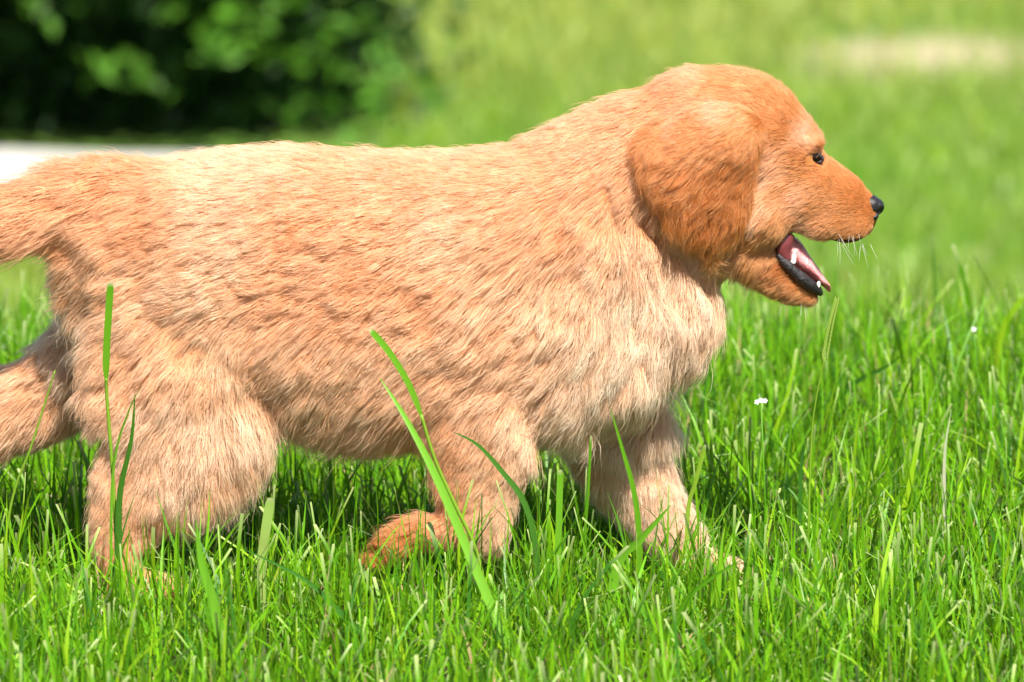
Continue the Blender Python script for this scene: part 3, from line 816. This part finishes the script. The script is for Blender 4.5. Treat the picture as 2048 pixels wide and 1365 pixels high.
# inner cheek: soft fold closing the mouth corner
for side in (-1, 1):
    A = catmull([(1572, 458, side * 40, 16), (1566, 478, side * 41, 18), (1566, 496, side * 41, 16), (1574, 512, side * 40, 12)], 5)
    v, f, c = tube_np(np.array([Wp(*r[:3]) for r in A]), A[:, 3] * U, 12)
    o = link('mouth_lining', np_mesh('mouth_lining', v, [f] + c), puppy); o.data.materials.append(mat_simple('mouth_flesh', (.16, .035, .04), .3, .5, .2, 150))
def tooth(px, py, y, h, r, lean):
    A = [(px, py, y, r), (px + lean * .3, py - h * .4, y, r * 1.05), (px + lean * .7, py - h * .8, y, r * .6), (px + lean, py - h, y, r * .12)]
    A = catmull(A, 3)
    v, f, c = tube_np(np.array([Wp(*q[:3]) for q in A]), A[:, 3] * U, 10)
    o = link('tooth', np_mesh('tooth', v, [f] + c), puppy); o.data.materials.append(m_tooth)
for s in (-1, 1):
    tooth(1573, 512, s * 45, 25, 7, 3); tooth(1583, 518, s * 45, 25, 5.5, 5); tooth(1634, 570, s * 21, 17, 4, 5)
# whiskers
def whiskers():
    cur = []
    for k in range(20):
        s = -1 if k % 3 else 1
        x0 = random.uniform(1672, 1738); y0 = random.uniform(452, 480)
        yy = surf_y(x0, y0); yy = yy if yy > -70 else -45
        p = Wp(x0, y0, -s * yy); L = random.uniform(22, 52) * U
        d = np.array([random.uniform(-.25, .45), s * random.uniform(.1, .5), -1.0]); d /= np.linalg.norm(d)
        t = np.linspace(0, 1, SEG)[:, None]
        cur.append(p + d * L * t + np.array([random.uniform(-.2, .3), 0, -.15]) * L * t ** 2)
    for k in range(14):
        s = -1 if k % 3 else 1
        p = Wp(random.uniform(1560, 1620), random.uniform(588, 600), s * random.uniform(8, 30)); L = random.uniform(18, 38) * U
        t = np.linspace(0, 1, SEG)[:, None]
        cur.append(p + np.array([random.uniform(-.5, .3), s * .2, -1]) * L * t)
    hc = bpy.data.hair_curves.new('whiskers'); hc.add_curves([SEG] * len(cur))
    hc.attributes['position'].data.foreach_set('vector', np.array(cur, np.float32).ravel())
    ra = hc.attributes.get('radius') or hc.attributes.new('radius', 'FLOAT', 'POINT')
    ra.data.foreach_set('value', np.tile(np.array([.00015, .00014, .00012, .0001, .00007, .00003], np.float32), len(cur)))
    for nm in ('hair_color', 'hair_root'):
        a = hc.attributes.new(nm, 'FLOAT_COLOR', 'CURVE'); a.data.foreach_set('color', np.tile(np.array([.85, .78, .66, 1], np.float32), len(cur)))
    hc.materials.append(hair_mat); o = link('whisker', hc, puppy); o['kind'] = 'stuff'
whiskers()

# ------------------------------------------------------------------ grass
grass_mat = mat_grass()
GREENS = np.array([[.095, .29, .005], [.13, .34, .006], [.06, .21, .007], [.20, .40, .010], [.035, .14, .012]]) * 1.0
def grass_mesh(name, R, H, Wd, az, lean, bend, C, cut, K=4, tipc=None):
    """R roots (n,3); each blade K quads, flat, curved over; cut blades keep a blunt pale end"""
    n = len(R)
    s = np.linspace(0, 1, K + 1)[None, :]
    dirx, diry = np.cos(az), np.sin(az)
    ang = lean[:, None] + bend[:, None] * s            # angle off vertical along the blade
    st = H[:, None] / K
    dx = np.cumsum(np.concatenate([np.zeros((n, 1)), np.sin(ang[:, 1:]) * st], 1), 1)
    dz = np.cumsum(np.concatenate([np.zeros((n, 1)), np.cos(ang[:, 1:]) * st], 1), 1)
    P = np.stack([R[:, 0:1] + dx * dirx[:, None], R[:, 1:2] + dx * diry[:, None], R[:, 2:3] + dz], -1)
    tw = rng.uniform(0, np.pi, n)[:, None] + rng.normal(0, .5, n)[:, None] * s
    wx, wy = np.cos(tw), np.sin(tw)
    prof = np.where(cut[:, None], 1 - .25 * s, np.clip(1.05 - s ** 2.2, .04, 1)) * Wd[:, None] * .5 * np.clip(.55 + 1.5 * s, 0, 1)
    off = np.stack([wx * prof, wy * prof, np.zeros_like(prof)], -1)
    V = np.stack([P - off, P + off], 2).reshape(-1, 3)
    k = (np.arange(n) * (K + 1) * 2)[:, None] + (np.arange(K) * 2)[None]
    F = np.stack([k, k + 1, k + 3, k + 2], -1).reshape(-1, 4)
    me = np_mesh(name, V, F)
    g = s[:, :, None]
    base = C * np.array([1.25, .95, 1.3])
    col = base[:, None] * (1 - g) + C[:, None] * g
    paletip = np.array([.50, .55, .24])
    wt = (cut[:, None] & (np.arange(K + 1)[None] == K))[:, :, None] * .75
    col = col * (1 - wt) + paletip * wt
    vcol(me, 'blade_color', np.repeat(col.reshape(-1, 3), 2, 0))
    return me
def lawn(name, x0, x1, y0, y1, dens, hmean, wmean, K, clear=False, avoid=False, hmax=.1, pale=0.):
    n = int(dens * (x1 - x0) * (y1 - y0))
    R = np.stack([rng.uniform(x0, x1, n), rng.uniform(y0, y1, n)], 1)
    # tussocks
    tus = np.sin(R[:, 0] * 41 + 3 * np.sin(R[:, 1] * 23)) * np.sin(R[:, 1] * 37 + 2 * np.sin(R[:, 0] * 29))
    keep = rng.random(n) < .75 + .25 * tus
    if avoid:      # not on the path, not in the shrubs, thin on the bare patch
        slope = (a1[1] - a0[1]) / (a1[0] - a0[0]); sl2 = (b1[1] - b0[1]) / (b1[0] - b0[0])
        back = a0[1] + slope * (R[:, 0] - a0[0]); front = b0[1] + sl2 * (R[:, 0] - b0[0])
        keep &= ~((R[:, 0] < a1[0] + .08) & (R[:, 1] > front - .03))
        keep &= ~((R[:, 0] < SHRUB_X + .0) & (R[:, 1] > back - .02))
        dd = ((R[:, 0] - DIRT[0]) / DIRT[2]) ** 2 + ((R[:, 1] - DIRT[1]) / DIRT[3]) ** 2
        keep &= rng.random(n) > .93 * np.exp(-dd * 1.2)
    R, tus = R[keep], tus[keep]; n = len(R)
    H = np.clip(hmean * rng.lognormal(0, .45, n) * (1 + .25 * tus), .3 * hmean, hmax)
    Wd = wmean * rng.lognormal(0, .32, n)
    az = rng.uniform(0, 2 * np.pi, n); lean = np.abs(rng.normal(.1, .3, n)); bend = rng.normal(.3, .55, n)
    C = GREENS[rng.choice(5, n, p=[.34, .28, .18, .12, .08])] * rng.normal(1, .12, n)[:, None]
    big = .5 + .5 * np.sin(R[:, 0] * 1.9 + 1.1) * np.sin(R[:, 1] * 1.3 + .5)
    C = C * (1 - pale * big[:, None]) + np.array([.30, .37, .06]) * pale * big[:, None]
    dry = rng.random(n) < .035
    C[dry] = np.array([.42, .34, .14]) * rng.uniform(.6, 1.2, dry.sum())[:, None]; H[dry] *= .75
    cut = (rng.random(n) < .26) & ~dry
    Z = tz(R[:, 0], R[:, 1]) - .004
    R3 = np.concatenate([R, Z[:, None]], 1)
    if clear:
        ok = np.ones(n, bool)
        sel = np.where((np.abs(R[:, 0]) < .45) & (np.abs(R[:, 1]) < .11))[0]
        for k in sel:
            for f in (.12, .45, .75, 1.0):
                a = lean[k] + bend[k] * f * .5
                p = Vector((R3[k, 0] + math.cos(az[k]) * math.sin(a) * H[k] * f, R3[k, 1] + math.sin(az[k]) * math.sin(a) * H[k] * f, R3[k, 2] + math.cos(a) * H[k] * f))
                co, nn, _, dd = body_bvh.find_nearest(p, .06)
                if co is not None and ((p - co).dot(nn) < 0 or dd < .003):
                    ok[k] = False; break
        R3, H, Wd, az, lean, bend, C, cut = R3[ok], H[ok], Wd[ok], az[ok], lean[ok], bend[ok], C[ok], cut[ok]
    o = link(name, grass_mesh(name, R3, H, Wd, az, lean, bend, C, cut, K))
    o.data.materials.append(grass_mat)
    return o
tag(lawn('grass', -.85, .85, -.95, 1.9, 27000, .046, .0020, 4, clear=True, hmax=.10), 'bright green lawn grass around the walking puppy', 'grass', kind='stuff')
tag(lawn('grass', -.75, .75, -.6, 1.5, 420, .085, .0026, 6, clear=True, hmax=.125), 'sparse taller grass stalks standing out of the lawn', 'grass', kind='stuff')
tag(lawn('grass', -.5, .5, -.32, -.075, 4600, .066, .0023, 5, clear=True, hmax=.10), 'long loose grass in front of the puppy that hides its paws', 'grass', kind='stuff')
tag(lawn('grass', -2.0, 2.2, 6.6, 11.2, 4500, .04, .0045, 2, pale=.9, avoid=True), 'soft pale green grass of the lower lawn in the distance', 'grass', kind='stuff')

# ------------------------------------------------------------------ single blades and stalks that stand out, each rooted in the lawn
def sheet(path, widths, face, fold=.25):
    """a grass leaf: centre line (n,3), widths, three verts per row with a keel"""
    P = np.asarray(path, float); n = len(P)
    T = np.gradient(P, axis=0); T /= np.linalg.norm(T, axis=1)[:, None]
    fa = np.array([math.sin(face), -math.cos(face), 0.0])
    S = np.cross(T, fa); S /= np.linalg.norm(S, axis=1)[:, None]; N = np.cross(S, T)
    w = np.asarray(widths, float)[:, None] * .5
    V = np.stack([P - S * w + N * w * fold, P, P + S * w + N * w * fold], 1).reshape(-1, 3)
    k = np.arange(n - 1)[:, None] * 3
    F = np.concatenate([k + np.array([[0, 1, 4, 3]]), k + np.array([[1, 2, 5, 4]])])
    return V, F
def leaf_obj(name, pts, y0, y1, width, color, parent=None, face=.3, cut=False, base=.5, tipcol=None):
    """pts: photo pixels root -> tip on the stretch seen; y0, y1 depth at root and tip"""
    A = catmull([(x, y) for x, y in pts], 5); n = len(A)
    P = np.array([W(a[0], a[1], y0 + (y1 - y0) * k / (n - 1)) for k, a in enumerate(A)])
    s = np.linspace(0, 1, n)
    prof = np.clip(base + s * 3, 0, 1) * (np.clip(1.1 - .5 * s ** 14, 0, 1) if cut else np.clip(1.0 - s ** 3, .06, 1))
    V, F = sheet(P, prof * width * U, face)
    me = np_mesh(name, V, F)
    c = np.array(color)[None] * (np.array([[1.2, 1, 1.2]]) * (1 - s[:, None]) + s[:, None])
    if cut: c[-1:] = (.42, .46, .22)
    if tipcol is not None: c = c * (1 - (s ** 3)[:, None]) + np.array(tipcol) * (s ** 3)[:, None]
    vcol(me, 'blade_color', np.repeat(c, 3, 0)); me.materials.append(grass_mat)
    return link(name, me, parent)
def stem_obj(name, pts, y0, y1, w0, w1, color, parent=None):
    A = catmull([(x, y) for x, y in pts], 5); n = len(A)
    P = np.array([W(a[0], a[1], y0 + (y1 - y0) * k / (n - 1)) for k, a in enumerate(A)])
    V, F, c = tube_np(P, np.linspace(w0, w1, n) * .5 * U, 7)
    me = np_mesh(name, V, [F] + c); vcol(me, 'blade_color', np.repeat(np.array(color)[None], len(V), 0)); me.materials.append(grass_mat)
    return link(name, me, parent)
def rooted(px, y):
    """photo row where the lawn lies at depth y"""
    for r in range(900, 1600):
        if W(px, r, y)[2] < -.004: return r
    return 1600
LG, MG, DG, YG = (.13, .36, .02), (.09, .28, .01), (.04, .15, .015), (.22, .38, .03)
GRP = 'grass blades standing out of the lawn'
def blade(label, pts, y, width, color, root_x=None, y1=None, **kw):
    rx = root_x if root_x is not None else pts[0][0]
    r = rooted(rx, y)
    full = ([(rx, r)] if r > pts[0][1] + 15 else []) + pts
    root = tag(empty('grass_plant', W(rx, r, y)), label, 'grass plant', GRP)
    leaf_obj('blade', full, y, y1 if y1 is not None else y - .01, width, color, root, **kw)
    return root
def stalk(label, stem, leaves, y, w0, w1, color, root_x=None):
    rx = root_x if root_x is not None else stem[0][0]
    root = tag(empty('grass_stalk', W(rx, rooted(rx, y), y)), label, 'grass stalk', GRP)
    stem_obj('stem', [(rx, rooted(rx, y))] + stem, y, y - .012, w0, w1, color, root)
    for pts, wd, col, face, cut in leaves:
        leaf_obj('leaf', pts, y - .012, y - .016, wd, col, root, face, cut)
    return root
stalk('tall stalk with a flat upright leaf in front of the haunch', [(234, 1130), (226, 960), (214, 800), (212, 757)], [([(212, 757), (213, 700), (217, 630), (221, 566)], 14, MG, .1, True)], -.115, 8, 7, YG, 236)
stalk('thin seed stalk leaning in front of the far hind leg', [(22, 1010), (60, 900), (92, 800), (110, 742)], [], -.10, 6, 3, YG, -10)
stalk('bent stalk with a drooping cut leaf across the belly', [(955, 1110), (910, 1010), (870, 920), (842, 830)], [([(842, 830), (815, 765), (778, 705), (740, 660)], 13, MG, .5, True)], -.12, 8, 7, YG, 985)
blade('long pale blade slanting up across the foreleg and belly', [(1062, 1365), (1000, 1250), (935, 1100), (870, 950), (810, 835), (760, 757)], -.30, 19, LG, root_x=1085, y1=-.24, face=.2)
blade('dark arching blade in front of the lifted foreleg', [(1072, 1110), (1050, 1010), (1005, 945), (955, 890), (906, 864)], -.115, 13, DG, face=.4)
blade('narrow upright blade with its tip against the chest', [(1278, 1080), (1268, 985), (1245, 900), (1220, 815)], -.10, 12, MG, face=.2)
blade('thin dark blade below the middle of the chest', [(1168, 1090), (1175, 990), (1181, 872)], -.105, 9, MG, face=.9, cut=True)
blade('short square ended blade between the two forelegs', [(1115, 1130), (1118, 1030), (1120, 940)], -.11, 13, LG, face=.2, cut=True)
blade('broad pale blade leaning right in front of the far foreleg', [(1235, 1130), (1280, 1080), (1342, 1010)], -.19, 21, LG, root_x=1205, face=.3)
blade('short broad pale blade with a square end under the belly', [(524, 1130), (530, 1070), (541, 996)], -.17, 19, (.30, .46, .10), face=.1, cut=True)
blade('dark green leaf curving up before the lower thigh', [(236, 1080), (240, 980), (262, 880), (270, 785)], -.12, 16, DG, face=.6)
blade('slender pale leaf beside the dark leaf on the thigh', [(222, 1010), (232, 900), (258, 820), (282, 772)], -.125, 9, LG, face=.9)
blade('wide blurred blade rising from the lower left foreground', [(455, 1340), (425, 1200), (402, 1120), (392, 1040)], -.36, 22, LG, root_x=470, face=.2)
blade('long dark blade lying low across the foreground', [(760, 1300), (690, 1235), (610, 1160), (480, 1095)], -.24, 13, DG, root_x=790, face=.5)
blade('dark blade bending right behind the jaw in open lawn', [(1685, 790), (1725, 757), (1770, 735), (1806, 710)], .55, 14, DG, root_x=1660, face=.5)
blade('pale thin dead blade standing in the right hand lawn', [(1888, 1000), (1890, 900), (1903, 818)], .12, 8, (.45, .5, .3), face=.2)
blade('light blade in the right lawn with a broad cut tip', [(1880, 1240), (1895, 1200), (1912, 1146)], -.14, 18, LG, root_x=1862, face=.2, cut=True)
blade('tall blade leaning over beside the chest', [(1375, 1030), (1392, 960), (1410, 890)], -.02, 9, YG, face=.3, cut=True)
blade('dark blade in the shadow beside the far foreleg', [(1600, 1010), (1602, 930), (1612, 880)], .10, 11, DG, face=.4)
blade('curved dark blade in the lower right lawn', [(2040, 1215), (2010, 1140), (1985, 1070), (1978, 1035)], -.08, 11, DG, face=.5)
blade('blurred blade low in front of the far paw', [(1300, 1365), (1350, 1250), (1390, 1180), (1500, 1110)], -.34, 18, MG, root_x=1280, face=.4)
# seed head
def seed_head(label, pts, y, root_x):
    root = stalk(label, pts[:-2], [], y, 5, 3, YG, root_x)
    A = catmull(pts[-3:], 9)
    V, F, n0 = [], [], 0
    for k, a in enumerate(A):
        for sd in (-1, 1):
            c = W(a[0] + sd * 4 * (1 - k / len(A) * .5), a[1], y - .012)
            v, f, cc = tube_np(np.array([c + np.array([0, 0, -.0025]), c, c + np.array([sd * .0006, 0, .003])]), [.0004, .0011, .0002], 5)
            V.append(v); F += [f + n0]; n0 += len(v)
    me = np_mesh('seed_head', np.concatenate(V), [np.concatenate(F)]); vcol(me, 'blade_color', np.repeat(np.array([[.26, .38, .06]]), n0, 0)); me.materials.append(grass_mat)
    o = link('seed_head', me, root)
    return root
seed_head('slim seeding grass stalk under the open jaw', [(1622, 900), (1632, 800), (1650, 715), (1662, 650), (1674, 602)], -.06, 1612)
# tiny white flowers
m_petal = mat_simple('white_petal', (.85, .85, .82), .6, .3, .05, 300)
def flower(px, py, y, label, nh):
    r = rooted(px, y); base = W(px, r, y)
    root = tag(empty('flower', base), label, 'flower', 'tiny white flowers in the lawn')
    top = W(px, py, y)
    V, F, c = tube_np(np.array([base, base * .5 + top * .5 + np.array([.003, 0, 0]), top]), [.0007, .0006, .0005], 6)
    me = np_mesh('stem', V, [F] + c); vcol(me, 'blade_color', np.repeat(np.array([MG]), len(V), 0)); me.materials.append(grass_mat); link('stem', me, root)
    for h in range(nh):
        off = np.array([(h - (nh - 1) / 2) * .0028, random.uniform(-.002, .002), random.uniform(-.001, .002)])
        for k in range(5):
            a = k * 2 * math.pi / 5
            d = np.array([math.cos(a), -.3, math.sin(a)]); sd = np.array([-math.sin(a), 0, math.cos(a)])
            p = top + off
            V = np.array([p, p + d * .0011 + sd * .0008, p + d * .0022, p + d * .0011 - sd * .0008])
            o = link('petal', np_mesh('petal', V, np.array([[0, 1, 2, 3]])), root); o.data.materials.append(m_petal)
flower(1522, 805, -.03, 'cluster of tiny white flowers in the grass beside the chest', 3)
flower(1948, 656, .55, 'single tiny white flower in the far right lawn', 1)
